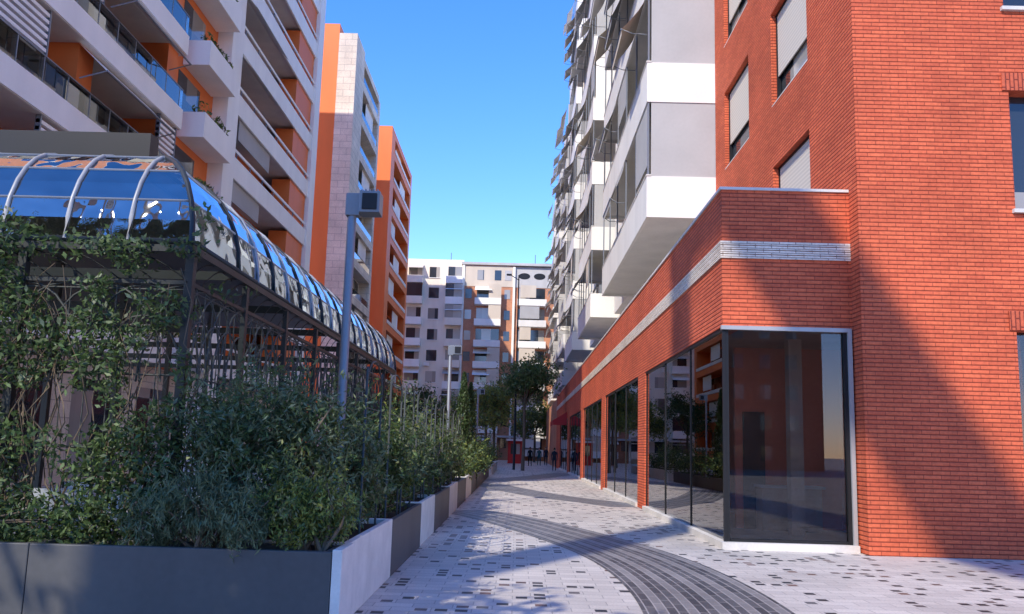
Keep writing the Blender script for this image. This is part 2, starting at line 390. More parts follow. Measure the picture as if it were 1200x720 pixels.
for li in range(8):
    z=7.0+3.1*li
    for (y0,y1) in ((68,76),(79,87),(90,99)):
        b2.box(3.7,5.0,y0,y1,z,z+1.2,'greyrender' if (li+int(y0))%3 else 'offwhite')
        b2.box(4.98,4.999,y0+.4,y1-.4,z+1.2,z+2.7,'win')
        for i in range(3):
            ya=y0+.1+(y1-y0)/3*i
            if rr.random()<.7: awning(b2,3.72,ya,ya+(y1-y0)/3-.3,z+3.0,rr.uniform(.7,1.3),rr.uniform(.4,.8),rr.choice(['awn','awnw','awnb']))
        if rr.random()<.7: b2.box(3.8,4.98,y0+.02,y0+.05,z+1.2,z+3.1,'awn')
b2.box(4.6,5.0,67.5,100,31.2,32.5,'white')
b2.build("far_balcony_apartment_tower")
# ------------------------------------------------------------------ left apartment block (white + orange)
lb=MB()
XF=-14.0
Y0,Y1=17.0,52.0
lb.box(-26,XF-2.0,Y0,Y1,4.6,38,'orange')
lb.box(-26,XF-.0,Y0+.01,Y1-.01,38,38.9,'white')
lb.box(-26,XF-1.0,Y0,Y1,0,4.6,'trav')
for i in range(8):
    y=Y0+1+i*4.6
    if y+3.6<Y1: lb.box(XF-1.02,XF-.99,y,y+3.4,.2,3.6,'win')
rr=random.Random(11)
st=3.2
for k in range(11):
    z=4.9+st*k
    if z+1>38: break
    lb.box(XF-2,XF,Y0,31.5,z-.42,z+.42,'white')
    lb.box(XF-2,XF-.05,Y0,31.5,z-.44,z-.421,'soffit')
    lb.box(XF-.09,XF-.06,Y0,31.5,z+.42,z+1.25,'rail');lb.box(XF-.11,XF-.04,Y0,31.5,z+1.25,z+1.29,'greymetal')
    for i in range(12): lb.box(XF-.10,XF-.05,Y0+.1+1.28*i,Y0+.14+1.28*i,z+.42,z+1.25,'greymetal')
    y=Y0
    while y<31:
        w=rr.uniform(2.0,3.4)
        lb.box(XF-2.0,XF-1.975,y+.5,min(y+w,31.2),z+.45,z+2.5,'win')
        y+=w+rr.uniform(.6,1.2)
    y=Y0+.3
    while y<30:
        w=rr.uniform(3.0,5.5);ye=min(y+w,31.3)
        r=rr.random()
        if r<.35: 
            lb.poly([(XF-.3,y,z+2.74),(XF-.3,ye,z+2.74),(XF+.75,ye,z+1.75),(XF+.75,y,z+1.75)],'awnw')
            lb.tube([(XF+.75,y,z+1.75),(XF+.75,ye,z+1.75)],.04,'greymetal',5)
            for yy in (y,ye): lb.tube([(XF-.1,yy,z+1.5),(XF+.75,yy,z+1.75)],.025,'greymetal',5)
        elif r<.8:
            for s_ in range(8): lb.box(XF-.24,XF-.12,y,ye,z+.98+.22*s_,z+1.09+.22*s_,'white')
            for yy in (y,ye-.06): lb.box(XF-.26,XF-.10,yy,yy+.06,z+.42,z+2.76,'greymetal')
        else:
            lb.box(XF-1.9,XF-1.2,y+.5,y+1.3,z+.45,z+1.2,'offwhite')
        y=ye+rr.uniform(.2,1.8)
    for yy in (18.0,24.3,30.4): lb.box(XF-1.9,XF-.3,yy,yy+.9,z+.42,z+2.78,'orange')
    lb.box(XF-2.0,XF-.6,31.5,35.9,z-.42,z+2.78,'orange')
    lb.box(XF-.62,XF-.585,32.1,34.4,z+.5,z+2.5,'win')
    lb.box(XF-.58,XF+.55,32.4,35.6,z-.35,z+.75,'white')
    lb.box(XF-.1,XF+.40,32.6,35.4,z+.7,z+.76,'soil')
    lb.box(XF-2,XF-.1,37.3,50.8,z-.15,z+.15,'soffit')
    lb.box(XF-.1,XF,37.3,50.8,z-.35,z+.70,'white')
    lb.box(XF-.06,XF-.0,37.3,50.8,z+.98,z+1.12,'white')
    for i in range(7): lb.box(XF-.05,XF-.01,37.9+2*i,37.94+2*i,z+.7,z+.98,'greymetal')
    lb.box(XF-1.99,XF-1.96,38,43.5,z+.2,z+2.5,'win');lb.box(XF-1.99,XF-1.96,45,48,z+.2,z+2.5,'win')
    lb.box(XF-1.2,XF-.11,47.2,50.7,z+.16,z+2.84,'orange')
    r=rr.random()
    if r<.4:
        a=rr.uniform(37.6,40);b_=a+rr.uniform(3,5);lb.box(XF-.16,XF-.13,a,b_,z+1.8,z+2.83,rr.choice(['awnw','awnw','awn']))
    elif r<.75:
        lb.poly([(XF-.2,37.5,z+2.8),(XF-.2,43,z+2.8),(XF+.6,43,z+2.0),(XF+.6,37.5,z+2.0)],'awnw')
lb.box(XF-2.0,XF+.12,35.9,37.3,0,38,'white')
lb.box(XF-2.0,XF+.12,50.8,52.0,0,38,'white')
lb.build("white_orange_apartment_block")
def leafcloud(pts,size,mats,name,aspect=.42,weights=None,up=.0,parent=None,seed=0):
    r=np.random.default_rng(seed);pts=np.asarray(pts,dtype=np.float64);n=len(pts)
    d=r.normal(size=(n,3));d[:,2]+=up;d/=np.linalg.norm(d,axis=1)[:,None]
    e=r.normal(size=(n,3));e-=(e*d).sum(1)[:,None]*d;e/=np.linalg.norm(e,axis=1)[:,None]
    s=size*(.6+.8*r.random(n))[:,None]
    nn=np.cross(d,e)
    a=pts-d*s*.5;c=pts+d*s*.5;m=pts+nn*s*.08
    b_=m+e*s*aspect*.5;f_=m-e*s*aspect*.5
    v=np.stack([a,b_,c,f_],1).reshape(-1,3)
    me=bpy.data.meshes.new(name);me.vertices.add(4*n);me.vertices.foreach_set("co",v.ravel())
    me.loops.add(4*n);me.loops.foreach_set("vertex_index",np.arange(4*n));me.polygons.add(n)
    me.polygons.foreach_set("loop_start",np.arange(0,4*n,4));me.polygons.foreach_set("loop_total",np.full(n,4))
    for k in mats: me.materials.append(M[k])
    w=np.array(weights if weights else [1]*len(mats),float);w/=w.sum()
    mi=r.choice(len(mats),size=n,p=w)
    me.polygons.foreach_set("material_index",mi.astype(np.int32));me.update();me.validate()
    o=bpy.data.objects.new(name,me);scene.collection.objects.link(o)
    if parent:o.parent=parent
    return o
def ellip(c,r,n,shell=.45,sd=0,lump=.35,ls=1.2):
    q=np.random.default_rng(sd);out=[]
    while len(out)<n:
        d=q.normal(size=3);d/=np.linalg.norm(d);t=(shell+(1-shell)*q.random()**.6)
        p=d*t
        nz=noise.noise(Vector((p[0]*ls*r[0]+c[0],p[1]*ls*r[1]+c[1],p[2]*ls*r[2]+c[2])))
        k=1+lump*nz*1.6
        if noise.noise(Vector(((c[0]+d[0]*r[0])*2.7,(c[1]+d[1]*r[1])*2.7,(c[2]+d[2]*r[2])*2.7+9)))<-.25: 
            if q.random()<.8: continue
        out.append((c[0]+p[0]*r[0]*k,c[1]+p[1]*r[1]*k,c[2]+p[2]*r[2]*k))
    return out
pp=[]
for k in range(11):
    z=4.9+st*k
    for i in range(4): pp+=ellip((XF+.2,32.9+.75*i,z+.95),(.35,.42,.35),70,sd=k*7+i)
leafcloud(pp,.22,['leafm','leafy','leafd'],"balcony_plants",seed=1)
# ------------------------------------------------------------------ travertine + orange block
tb=MB()
tb.box(-28,-15.5,62.8,75,0,36.0,'orange')
tb.box(-15.5,-14.0,62.8,66.2,0,35.2,'trav')
tb.box(-15.5,-15.0,66.2,75,0,34.6,'offwhite')
for k in range(11):
    z=.8+3.1*k
    tb.box(-15.0,-14.0,66.2,73.6,z,z+.75,'trav');tb.box(-14.98,-14.95,66.6,73.2,z+.75,z+3.0,'win')
    tb.box(-14.06,-14.03,66.4,73.4,z+.75,z+1.3,'rail')
    if k%2: tb.box(-14.3,-14.27,69,72.5,z+1.7,z+3.1,'awnw')
tb.box(-15.0,-14.0,73.6,74.4,0,34.2,'trav');tb.box(-15.0,-14.0,66.2,73.6,34.0,34.6,'trav')
tb.build("travertine_apartment_block")
ob=MB()
ob.box(-28,-15.6,82,98,0,35.5,'orange');ob.box(-15.6,-14.0,82,84.2,0,35.1,'orange');ob.box(-15.6,-14.0,96.8,98,0,35.1,'orange')
for k in range(11):
    z=1.2+3.1*k
    ob.box(-15.6,-14.0,84.2,96.8,z,z+1.0,'orange');ob.box(-13.99,-13.93,84.2,96.8,z+.72,z+1.08,'offwhite')
    ob.box(-15.59,-15.55,84.8,96,z+1.0,z+2.9,'win')
    ob.box(-14.4,-14.35,85+((k*3)%7),89+((k*3)%7),z+1.4,z+3.0,'awnw')
ob.box(-15.6,-14.0,84.2,96.8,34.4,35.1,'orange')
ob.build("orange_apartment_block")
# unseen block, beam and pier behind the viewpoint, added to cast the diagonal shadow
nb=MB();nb.box(-24,-14,-62,-34,0,37.3,'offwhite')
for k in range(11):
    nb.box(-14,-13.97,-61,-35,1+3.2*k,2.9+3.2*k,'win')
nb.box(-15.0,-14.0,-34,-11.2,35.4,37.3,'greyrender');nb.box(-14.9,-14.1,-12.0,-11.2,0,35.4,'greyrender')
nb.build("shadow_caster_block")
nb=MB();nb.box(-4,34,-80,-62,0,26,'farbrick')  # unseen block, added so the shop glass reflects reddish brick
for k in range(7):
    for i in range(12): nb.box(-3+3*i,-1.8+3*i,-62,-61.97,1+3.4*k,2.6+3.4*k,'win')
nb.build("brick_reflection_block")
# ------------------------------------------------------------------ far facing apartment building
fb=MB();YF=110.0;rr=random.Random(5)
fb.box(-30,8,YF+.3,YF+14,0,26.6,'greyrender')
S=2.9
fb.box(-30,-7.9,YF,YF+.3,0,27.3,'cream');fb.box(-7.9,-.9,YF-.2,YF+.3,0,26.6,'farbrick');fb.box(-.9,8,YF,YF+.3,0,26.3,'farbrick')
fb.box(-8.2,8.2,YF-.5,YF+.3,26.6,26.95,'greyrender')
for k in range(9):
    z=.6+S*k
    for i in range(8):
        x=-29.5+2.75*i
        if i%2: 
            fb.box(x,x+2.3,YF-1.1,YF,z,z+1.0,'cream' if rr.random()<.6 else 'white');fb.box(x+.2,x+2.1,YF-.03,YF-.001,z+.9,z+2.5,'winfar')
            if rr.random()<.6: fb.poly([(x,YF-.1,z+2.7),(x+2.3,YF-.1,z+2.7),(x+2.3,YF-1.3,z+2.0),(x,YF-1.3,z+2.0)],rr.choice(['awnw','awnb','awn']))
            if rr.random()<.35: fb.box(x,x+2.3,YF-1.08,YF-1.03,z+1,z+2.8,'winfar')
        else: fb.box(x+.35,x+1.75,YF-.04,YF-.001,z+.9,z+2.4,'winfar');fb.box(x+.3,x+1.8,YF-.1,YF-.04,z+.82,z+.9,'white')
        if rr.random()<.2: fb.box(x+.1,x+.8,YF-.4,YF,z+.2,z+.65,'white')
    if k<8:
        fb.box(-6.2,-2.6,YF-1.5,YF-.2,z,z+.9,'white');fb.box(-6.0,-2.8,YF-.24,YF-.201,z+.9,z+2.6,'winfar')
        if rr.random()<.75: fb.poly([(-6.2,YF-.3,z+2.7),(-3.9,YF-.3,z+2.7),(-3.9,YF-1.8,z+1.9),(-6.2,YF-1.8,z+1.9)],rr.choice(['awnw','awnb','awnw']))
        if rr.random()<.5: fb.box(-4.3,-2.6,YF-1.45,YF-1.4,z+.9,z+2.8,'awnb')
        fb.box(-7.6,-6.7,YF-.24,YF-.201,z+1,z+2.3,'winfar');fb.box(-2.2,-1.4,YF-.24,YF-.201,z+1,z+2.3,'winfar')
        fb.box(-.4,3.6,YF-1.3,YF,z,z+.9,'white' if k%3 else 'offwhite');fb.box(-.2,3.4,YF-.04,YF-.001,z+.9,z+2.6,'winfar')
        if rr.random()<.7: fb.box(.0,rr.uniform(1.5,3.2),YF-1.28,YF-1.22,z+1.1,z+2.8,rr.choice(['awnw','awn','awnb']))
        fb.box(4.3,5.6,YF-.04,YF-.001,z+1,z+2.4,'winfar');fb.box(6.3,7.4,YF-.04,YF-.001,z+1,z+2.4,'winfar')
    else:
        fb.box(-7.85,-.95,YF-.25,YF-.2,z-.2,z+2.7,'awnb');fb.box(-.88,7.98,YF-.06,YF-.0,z-.2,z+2.7,'greyrender')
        for x in (-6,-3.6,-2.2): fb.box(x,x+.9,YF-.29,YF-.251,z+.7,z+2.1,'winfar')
        for x in (.5,2.6,4.7):
            pts=[(x+.8*math.cos(t),YF-.08,z+1.4+.45*math.sin(t)) for t in [2*math.pi*i/20 for i in range(20)]];fb.poly(pts,'black')
fb.box(-8.05,-7.75,YF-.4,YF-.2,0,26.9,'white');fb.box(-1.05,-.75,YF-.4,YF-.2,0,26.4,'white')
fb.tube([(-10,YF+3,26),(-10,YF+3,29)],.05,'greymetal',4);fb.tube([(2,YF+3,26),(2,YF+3,29)],.05,'greymetal',4)
fb.box(-20,8,YF-1.4,YF-.01,3.0,3.25,'greyrender')
fb.build("far_apartment_building")
bb=MB();bb.box(9,40,104,120,0,22,'offwhite')
for k in range(7):
    for i in range(9): bb.box(10+3.2*i,11.8+3.2*i,103.96,104,1+3*k,2.6+3*k,'winfar')
bb.build("pale_apartment_building")
bb=MB();bb.box(-60,-31,100,120,0,24,'offwhite')
for k in range(7):
    for i in range(9): bb.box(-59+3.2*i,-57.2+3.2*i,99.96,100,1+3*k,2.6+3*k,'winfar')
bb.build("pale_apartment_building")
# ------------------------------------------------------------------ pavilion (glass vaulted pergola)
pav=empty("glass_vault_pavilion")
EX,EY,EZ=-3.2,7.65,3.5
R_=1.0;TZ=4.62;PXW=-13.0;PYE=21.0
def prof(t):
    a=t*math.pi/2;return (R_*(1-math.cos(a))*.9, EZ+(TZ-EZ)*math.sin(a))
NT=8
gv=MB()
pr=[prof(i/NT) for i in range(NT+1)]
for (o0,z0),(o1,z1) in zip(pr,pr[1:]):
    gv.poly([(PXW,EY+o0,z0),(EX-o0,EY+o0,z0),(EX-o1,EY+o1,z1),(PXW,EY+o1,z1)],'vault',True)
    gv.poly([(EX-o0,EY+o0,z0),(EX-o0,PYE,z0),(EX-o1,PYE,z1),(EX-o1,EY+o1,z1)],'vaultb',True)
gv.build("vault_glass",pav)
ri=MB()
ri.tube([(EX-o,EY+o,z) for o,z in pr],.03,'metal',6)
for i in range(1,16):
    x=EX-.62*i
    if x<PXW: break
    ri.tube([(x,EY+o-.01,z) for o,z in pr],.022,'rib',6)
ny=20
for i in range(1,ny+1):
    y=EY+i*(PYE-EY)/ny
    if y>EY+.9: ri.tube([(EX-o+.01,y,z) for o,z in pr],.018,'rib' if i%2 else 'metal',6)
for t in (0,.25,.5,.75,1):
    o,z=prof(t);r=.03 if t in (0,1) else .014
    ri.tube([(PXW,EY+o,z),(EX-o,EY+o,z),(EX-o,PYE,z)],r,'rib' if 0<t<1 else 'metal',5)
for i in range(0,30):
    x=EX-.33*i
    if x-.66<PXW: break
    for sgn in (0,1):
        pts=[]
        for j in range(7):
            t=j/6;xx=x-.66*(t if sgn else 1-t);pts.append((xx,EY+.045,EZ-.40+.30*math.sin(t*math.pi/2 if sgn else (1-t)*math.pi/2)))
        ri.tube(pts,.007,'metal',4,cap=False)
for i in range(0,40):
    y=EY+.33*i
    for sgn in (0,1):
        pts=[]
        for j in range(7):
            t=j/6;yy_=y+.66*(t if sgn else 1-t);pts.append((EX-.02,yy_,EZ-.40+.30*math.sin(t*math.pi/2 if sgn else (1-t)*math.pi/2)))
        ri.tube(pts,.007,'metal',4,cap=False)
o1,z1=pr[-1]
ri.box(PXW,EX-o1-.03,EY+o1,EY+o1+.2,TZ-.02,TZ+.32,'black');ri.box(EX-o1-.23,EX-o1-.03,EY+o1+.2,PYE,TZ-.02,TZ+.10,'black')
ri.box(PXW,EX-o1-.25,EY+o1+.22,PYE,TZ-.06,TZ+.02,'black')
ri.box(PXW,EX+.02,EY-.0,EY+.08,EZ-.10,EZ-.03,'metal');ri.box(EX-.06,EX+.02,EY+.08,PYE,EZ-.10,EZ-.03,'metal')
ri.box(PXW,EX+.02,EY+.02,EY+.07,EZ-.42,EZ-.38,'metal');ri.box(EX-.05,EX+.0,EY+.08,PYE,EZ-.42,EZ-.38,'metal')
def panel(p0,p1,zb,zt):
    p0=Vector(p0);p1=Vector(p1);w=(p1-p0).length;d=(p1-p0)/w
    def P(u,z): q=p0+d*u;return (q.x,q.y,z)
    for i in range(1,7): ri.tube([P(w*i/7,zb),P(w*i/7,zt)],.007,'trel',4,cap=False)
    for zz in (zb+.05,zb+.75,zb+1.45,zt-.05): ri.tube([P(0,zz),P(w,zz)],.010,'trel',4,cap=False)
    Hh=.95;z0=zt-Hh
    for k in range(5):
        uc=w*k/4
        for rad in (.42,.62):
            pts=[]
            for j in range(13):
                a=math.pi*j/12;u=uc+rad*math.cos(a)*w/1.6
                if 0<=u<=w: pts.append(P(u,z0+Hh*math.sin(a)*rad/.62))
            if len(pts)>1: ri.tube(pts,.012,'trel',4,cap=False)
yf=EY+.04;x=EX
while x>PXW:
    ri.box(x-.05,x+.03,yf-.03,yf+.05,0.6,EZ-.12,'metal')
    if x-1.63>PXW: panel((x-.04,yf+.01,0),(x-1.6,yf+.01,0),.75,EZ-.42)
    x-=1.63
y=EY
while y<PYE:
    if y>EY+.5: ri.box(EX-.05,EX+.01,y-.03,y+.05,.0,EZ-.12,'metal')
    panel((EX-.02,y+.05,0),(EX-.02,y+1.6,0),.75,EZ-.42)
    y+=1.67
for i in range(6):
    ri.box(PXW+.1,PXW+.2,9+2.3*i,9.1+2.3*i,0,EZ,'metal');ri.box(-8,-7.9,9+2.3*i,9.1+2.3*i,0,TZ,'metal')
    ri.box(PXW,EX-.1,9.02+2.3*i,9.08+2.3*i,EZ-.1,EZ,'metal')
ri.build("steel_frame_and_trellis",pav)
fl=MB();fl.box(PXW,EX-.1,EY+.3,PYE,.005,.05,'interf');fl.build("deck",pav)
def table(x,y):
    t=MB();t.tube([(x,y,.05),(x,y,.72)],.03,'metal',6)
    t.tube([(x,y,.72),(x,y,.75)],.38,'chair',16,smooth=False);t.tube([(x,y,.05),(x,y,.07)],.22,'metal',12,smooth=False);t.build("cafe_table")
def chair(x,y,a):
    t=MB();ca,sa=math.cos(a),math.sin(a)
    def P(u,v,z): return (x+u*ca-v*sa,y+u*sa+v*ca,z)
    for u in (-.2,.2):
        for v in (-.2,.2): t.tube([P(u*1.1,v*1.1,.05),P(u,v,.45)],.015,'metal',5)
    t.poly([P(-.22,-.22,.46),P(.22,-.22,.46),P(.22,.22,.45),P(-.22,.22,.45)],'chair')
    n=5
    for i in range(n):
        v0=-.22+.44*i/n;v1=v0+.44/n
        b0=.05*math.cos(v0*6);b1=.05*math.cos(v1*6)
        t.poly([P(-.22-b0,v0,.5),P(-.22-b1,v1,.5),P(-.28-b1,v1,.86),P(-.28-b0,v0,.86)],'chair')
    for v in (-.2,.2): t.tube([P(-.2,v,.45),P(-.28,v,.86)],.015,'metal',5)
    t.build("cafe_chair")
for (x,y) in ((-4.8,9.6),(-6.6,9.5),(-8.6,9.8),(-4.9,12.5),(-6.9,12.6)):
    table(x,y)
    for a in (0.3,1.9,3.4,5.0): chair(x+.7*math.cos(a),y+.7*math.sin(a),a+math.pi)
# ------------------------------------------------------------------ planters
def planter(x0,x1,y0,y1,h,k,name):
    p=MB();t=.07
    p.box(x0,x1,y0,y0+t,0,h,k);p.box(x0,x1,y1-t,y1,0,h,k);p.box(x0,x0+t,y0+t,y1-t,0,h,k);p.box(x1-t,x1,y0+t,y1-t,0,h,k)
    p.box(x0+t,x1-t,y0+t,y1-t,0,h-.06,'soil');return p.build(name,bevel=.008)
xx=-1.55
for i,w in enumerate((2.6,2.6,2.6,2.6)):
    planter(xx-w+.006,xx,7.1,7.6,.68,'planter',"planter_box");xx-=w
ys=7.62
for i,(w,k) in enumerate(((2.6,'stone'),(3.1,'planter'),(2.2,'stone'),(3.4,'planter'),(2.6,'stone'),(3.6,'planter'),(3,'stone'),(4,'planter'))):
    planter(-2.55 if i else -2.5,-1.5,ys,ys+w-.01,.68 if k=='planter' else .70,k,"planter_box");ys+=w
es=MB();es.box(-1.545,-1.46,7.1,7.615,0,.70,'stone');es.build("planter_end_slab",bevel=.008)
# ------------------------------------------------------------------ vegetation
def vine(x0,y0,x1,y1,z0,z1,n,thick,thr,seed,holes=2.0,fallk=.35):
    q=np.random.default_rng(seed);out=[]
    while len(out)<n:
        t=q.random();z=z0+(z1-z0)*q.random()
        x=x0+(x1-x0)*t;y=y0+(y1-y0)*t
        v=noise.noise(Vector((x*1.1+y*1.1,z*.9,seed)))+.55*noise.noise(Vector((x*holes+y*holes,z*holes,seed+5)))
        fall=fallk*((z-z0)/(z1-z0))**1.5
        if v-fall<thr: continue
        o=q.normal()*thick
        dx,dy=(y1-y0),-(x1-x0);l=math.hypot(dx,dy)
        out.append((x+dx/l*o,y+dy/l*o,z))
    return out
fv=vine(-7.2,7.6,-3.1,7.6,.65,3.5,19000,.12,-.26,3,fallk=.2,holes=3)+vine(-7.2,7.5,-3.1,7.5,.6,1.7,5000,.16,-.3,4)
leafcloud(fv,.068,['leafd','leafm','leafg'],"climbing_vine",weights=[4,4,1],seed=3)
fv=vine(-6.5,7.5,-3.0,7.5,3.3,3.95,700,.2,.05,6);leafcloud(fv,.075,['leafm','leafd'],"climbing_vine",seed=8)
fv=vine(-3.12,7.8,-3.12,20,.6,3.2,7000,.14,-.08,5,fallk=.45);leafcloud(fv,.075,['leafd','leafm'],"climbing_vine",seed=9)
vs=MB();q=random.Random(2)
for i in range(60):
    x=q.uniform(-7,-3.1);z=.6;y=7.58;pts=[]
    for j in range(9): pts.append((x,y,z));x+=q.uniform(-.18,.18);z+=q.uniform(.15,.42);y+=q.uniform(-.05,.05)
    vs.tube(pts,[.012-.001*j for j in range(9)],'bark',4,cap=False)
vs.build("vine_stems")
def shrub(name,blobs,size,mats,weights,n,seed,base,stems=14,aspect=.35,up=.3,shell=.25):
    e=empty(name);P=[]
    for i,(c,r) in enumerate(blobs): P+=ellip(c,r,int(n*r[0]*r[2]/sum(b[1][0]*b[1][2] for b in blobs)),shell=shell,sd=seed+i,lump=.5,ls=2.2)
    q=np.random.default_rng(seed);
    for i in range(int(n/80)):
        c,r=blobs[q.integers(len(blobs))];d=q.normal(size=3);d[2]=abs(d[2])*.8;d/=np.linalg.norm(d)
        for j in range(18):
            t=.8+.045*j;P.append(tuple(np.array(c)+d*np.array(r)*t+q.normal(size=3)*.025))
    leafcloud(P,size,mats,"foliage",weights=weights,seed=seed,parent=e,aspect=aspect,up=up)
    s=MB();qq=random.Random(seed)
    for i in range(stems):
        c,r=qq.choice(blobs);a=Vector((base[0]+qq.uniform(-.15,.15),base[1]+qq.uniform(-.1,.1),base[2]));b=Vector((c[0]+qq.uniform(-.7,.7)*r[0],c[1]+qq.uniform(-.7,.7)*r[1],c[2]+qq.uniform(-.2,.7)*r[2]))
        m=(a+b)/2+Vector((qq.uniform(-.1,.1),0,.1));s.tube([a,m,b],[.02,.014,.006],'bark',5)
    s.build("stems",e)
shrub("olive_shrub",[((-2.35,7.75,1.78),(.66,.42,.46)),((-1.98,7.8,1.6),(.42,.4,.52)),((-2.75,7.7,1.55),(.40,.4,.45)),((-2.2,7.7,1.2),(.72,.4,.42))],.074,['leafg','leafm','leafd'],[5,3,2],9500,20,(-2.3,7.8,.6),aspect=.26,stems=30)
shrub("lavender_shrub",[((-2.75,7.25,1.0),(.40,.26,.38)),((-2.35,7.2,.88),(.33,.25,.32)),((-3.1,7.3,.85),(.3,.25,.28))],.075,['leafg','leafo'],[4,1],5000,40,(-2.7,7.3,.6),aspect=.16,up=1.4)
shrub("boxwood_shrub",[((-1.88,7.3,1.0),(.32,.26,.42)),((-1.66,7.45,.9),(.22,.26,.32))],.05,['leafy','leafm','leafo'],[3,2,1],4500,50,(-1.8,7.35,.6),up=.8,aspect=.34)
shrub("ivy_shrub",[((-5.2,7.35,.85),(.6,.22,.28)),((-6.3,7.35,.85),(.7,.22,.3)),((-4.2,7.35,.85),(.6,.22,.28))],.07,['leafm','leafd'],[2,2],3000,60,(-5,7.35,.6))
yy=8.9;i=0
hq=random.Random(9)
while yy<24:
    h=hq.uniform(1.8,2.5);w=hq.uniform(.85,1.2)
    mats_=[(['leafm','leafg','leafo','leafd'],[3,3,2,1]),(['leafd','leafm','leafg','leafo'],[4,4,1,1]),(['leafm','leafy','leafo','leafd'],[4,1,2,2])][i%3]
    shrub("trellis_hedge",[((-1.92,yy+w/2,1.0),(.34,w*.56,.5)),((-1.9+hq.uniform(-.1,.1),yy+w/2,1.6),(.32,w*.47,h-1.5)),((-1.75,yy+w/2,1.3),(.27,w*.45,.45))],.08 if yy<14 else .11,mats_[0],mats_[1],3700 if yy<14 else 1900,100+i,(-1.95,yy+w/2,.6),stems=10)
    t=MB()
    for a in (0,w): t.tube([(-1.66,yy+a,.6),(-1.66,yy+a,2.45)],.014,'trel',5)
    for j in range(5): t.tube([(-1.66,yy,.8+.4*j),(-1.66,yy+w,.8+.4*j)],.006,'trel',4)
    pts=[(-1.66,yy+w/2-w/2*math.cos(math.pi*j/10),2.2+.35*math.sin(math.pi*j/10)) for j in range(11)];t.tube(pts,.01,'trel',5)
    t.build("trellis_panel")
    yy+=w+hq.uniform(.3,.8);i+=1
def cypress(x,y,h,r,seed):
    e=empty("cypress_tree");q=np.random.default_rng(seed);P=[]
    for i in range(2600):
        t=q.random()**.8;z=.7+(h-.7)*t;rr_=r*(1-t)**.55*(.6+.6*q.random())*(1+.5*noise.noise(Vector((t*9,seed,i*.01))));a=q.random()*6.283
        P.append((x+rr_*math.cos(a),y+rr_*math.sin(a),z))
    leafcloud(P,.16,['leafd','leafm'],"foliage",weights=[3,1],seed=seed,parent=e,up=1.5,aspect=.3)
    t=MB();t.tube([(x,y,0),(x,y,h*.9)],[.09,.02],'bark',6);t.build("trunk",e)
cypress(-2.2,33.0,4.6,.34,1);cypress(-2.2,38,4.6,.36,3)
def tree(x,y,h,cr,seed,mats,w,trunk=.13,n=5500,size=.2,fat=1.0):
    e=empty("street_tree");q=random.Random(seed);t=MB();P=[]
    th=h-cr*1.5
    t.tube([(x,y,0),(x+.05,y,th*.5),(x+.02,y,th)],[trunk,trunk*.8,trunk*.65],'bark',8)
    for i in range(9):
        a=q.uniform(0,6.28);l=cr*q.uniform(.35,.7);c=(x+l*math.cos(a),y+l*math.sin(a),th+cr*q.uniform(.05,1.15))
        t.tube([(x,y,th-.2),((x+c[0])/2,(y+c[1])/2,(th+c[2])/2+.1),c],[trunk*.5,trunk*.3,trunk*.1],'bark',5)
        rr_=cr*q.uniform(.40,.58)*fat;P+=ellip(c,(rr_,rr_,rr_*.85),n//10,shell=.1,sd=seed*31+i,lump=.6,ls=1.5)
    c=(x,y,th+cr*.8);P+=ellip(c,(cr*.6,cr*.6,cr*.65),n//6,shell=.1,sd=seed*31+30)
    leafcloud(P,size,mats,"foliage",weights=w,seed=seed,parent=e);t.build("trunk_and_limbs",e)
tree(.5,60,8.6,2.4,4,['leafd','leafm','leafo'],[1,4,1],.14,n=6500,size=.24,fat=1.15)
tree(-2.2,78,8.0,2.6,5,['leafy','leafm','leafo'],[3,1,1],.16,size=.28,n=4500)
tree(-3.5,92,9.0,3.2,6,['leafy','leafo','leafm'],[3,1,1],.18,size=.32,n=4500)
tree(2.2,100,8,3.0,7,['leafm','leafo','leafy'],[3,1,1],.18,size=.32,n=4000)
tree(5.5,102,8,3.2,8,['leafm','leafy'],[3,1],.18,size=.32,n=3000)
tree(-7.5,96,8.5,3.2,9,['leafm','leafy'],[2,2],.18,size=.32,n=3000)
tree(-11.5,90,8.5,3.2,10,['leafd','leafm'],[2,2],.18,size=.32,n=3000)
# unseen trees added beside the viewpoint to dapple the light on the planters
tree(-6.2,-1.6,9.0,3.0,21,['leafm','leafo'],[3,1],.18,size=.30,n=6500)
tree(-10.8,-2.2,9.5,3.4,22,['leafm','leafo'],[3,1],.18,size=.32,n=6500)
for i in range(9):
    y=27+i*3.4;hh=hq.uniform(.8,1.7)
    shrub("planter_shrub",[((-2.0,y,.5+hh*.5),(.7,1.2,hh*.6))],.13,['leafd','leafm','leafy'],[3,3,1],1200,300+i,(-2,y,.4),stems=4)
planter(-2.8,-1.5,31.5,46,.55,'planter',"planter_box");planter(-2.8,-1.4,48,62,.6,'stone',"planter_box")
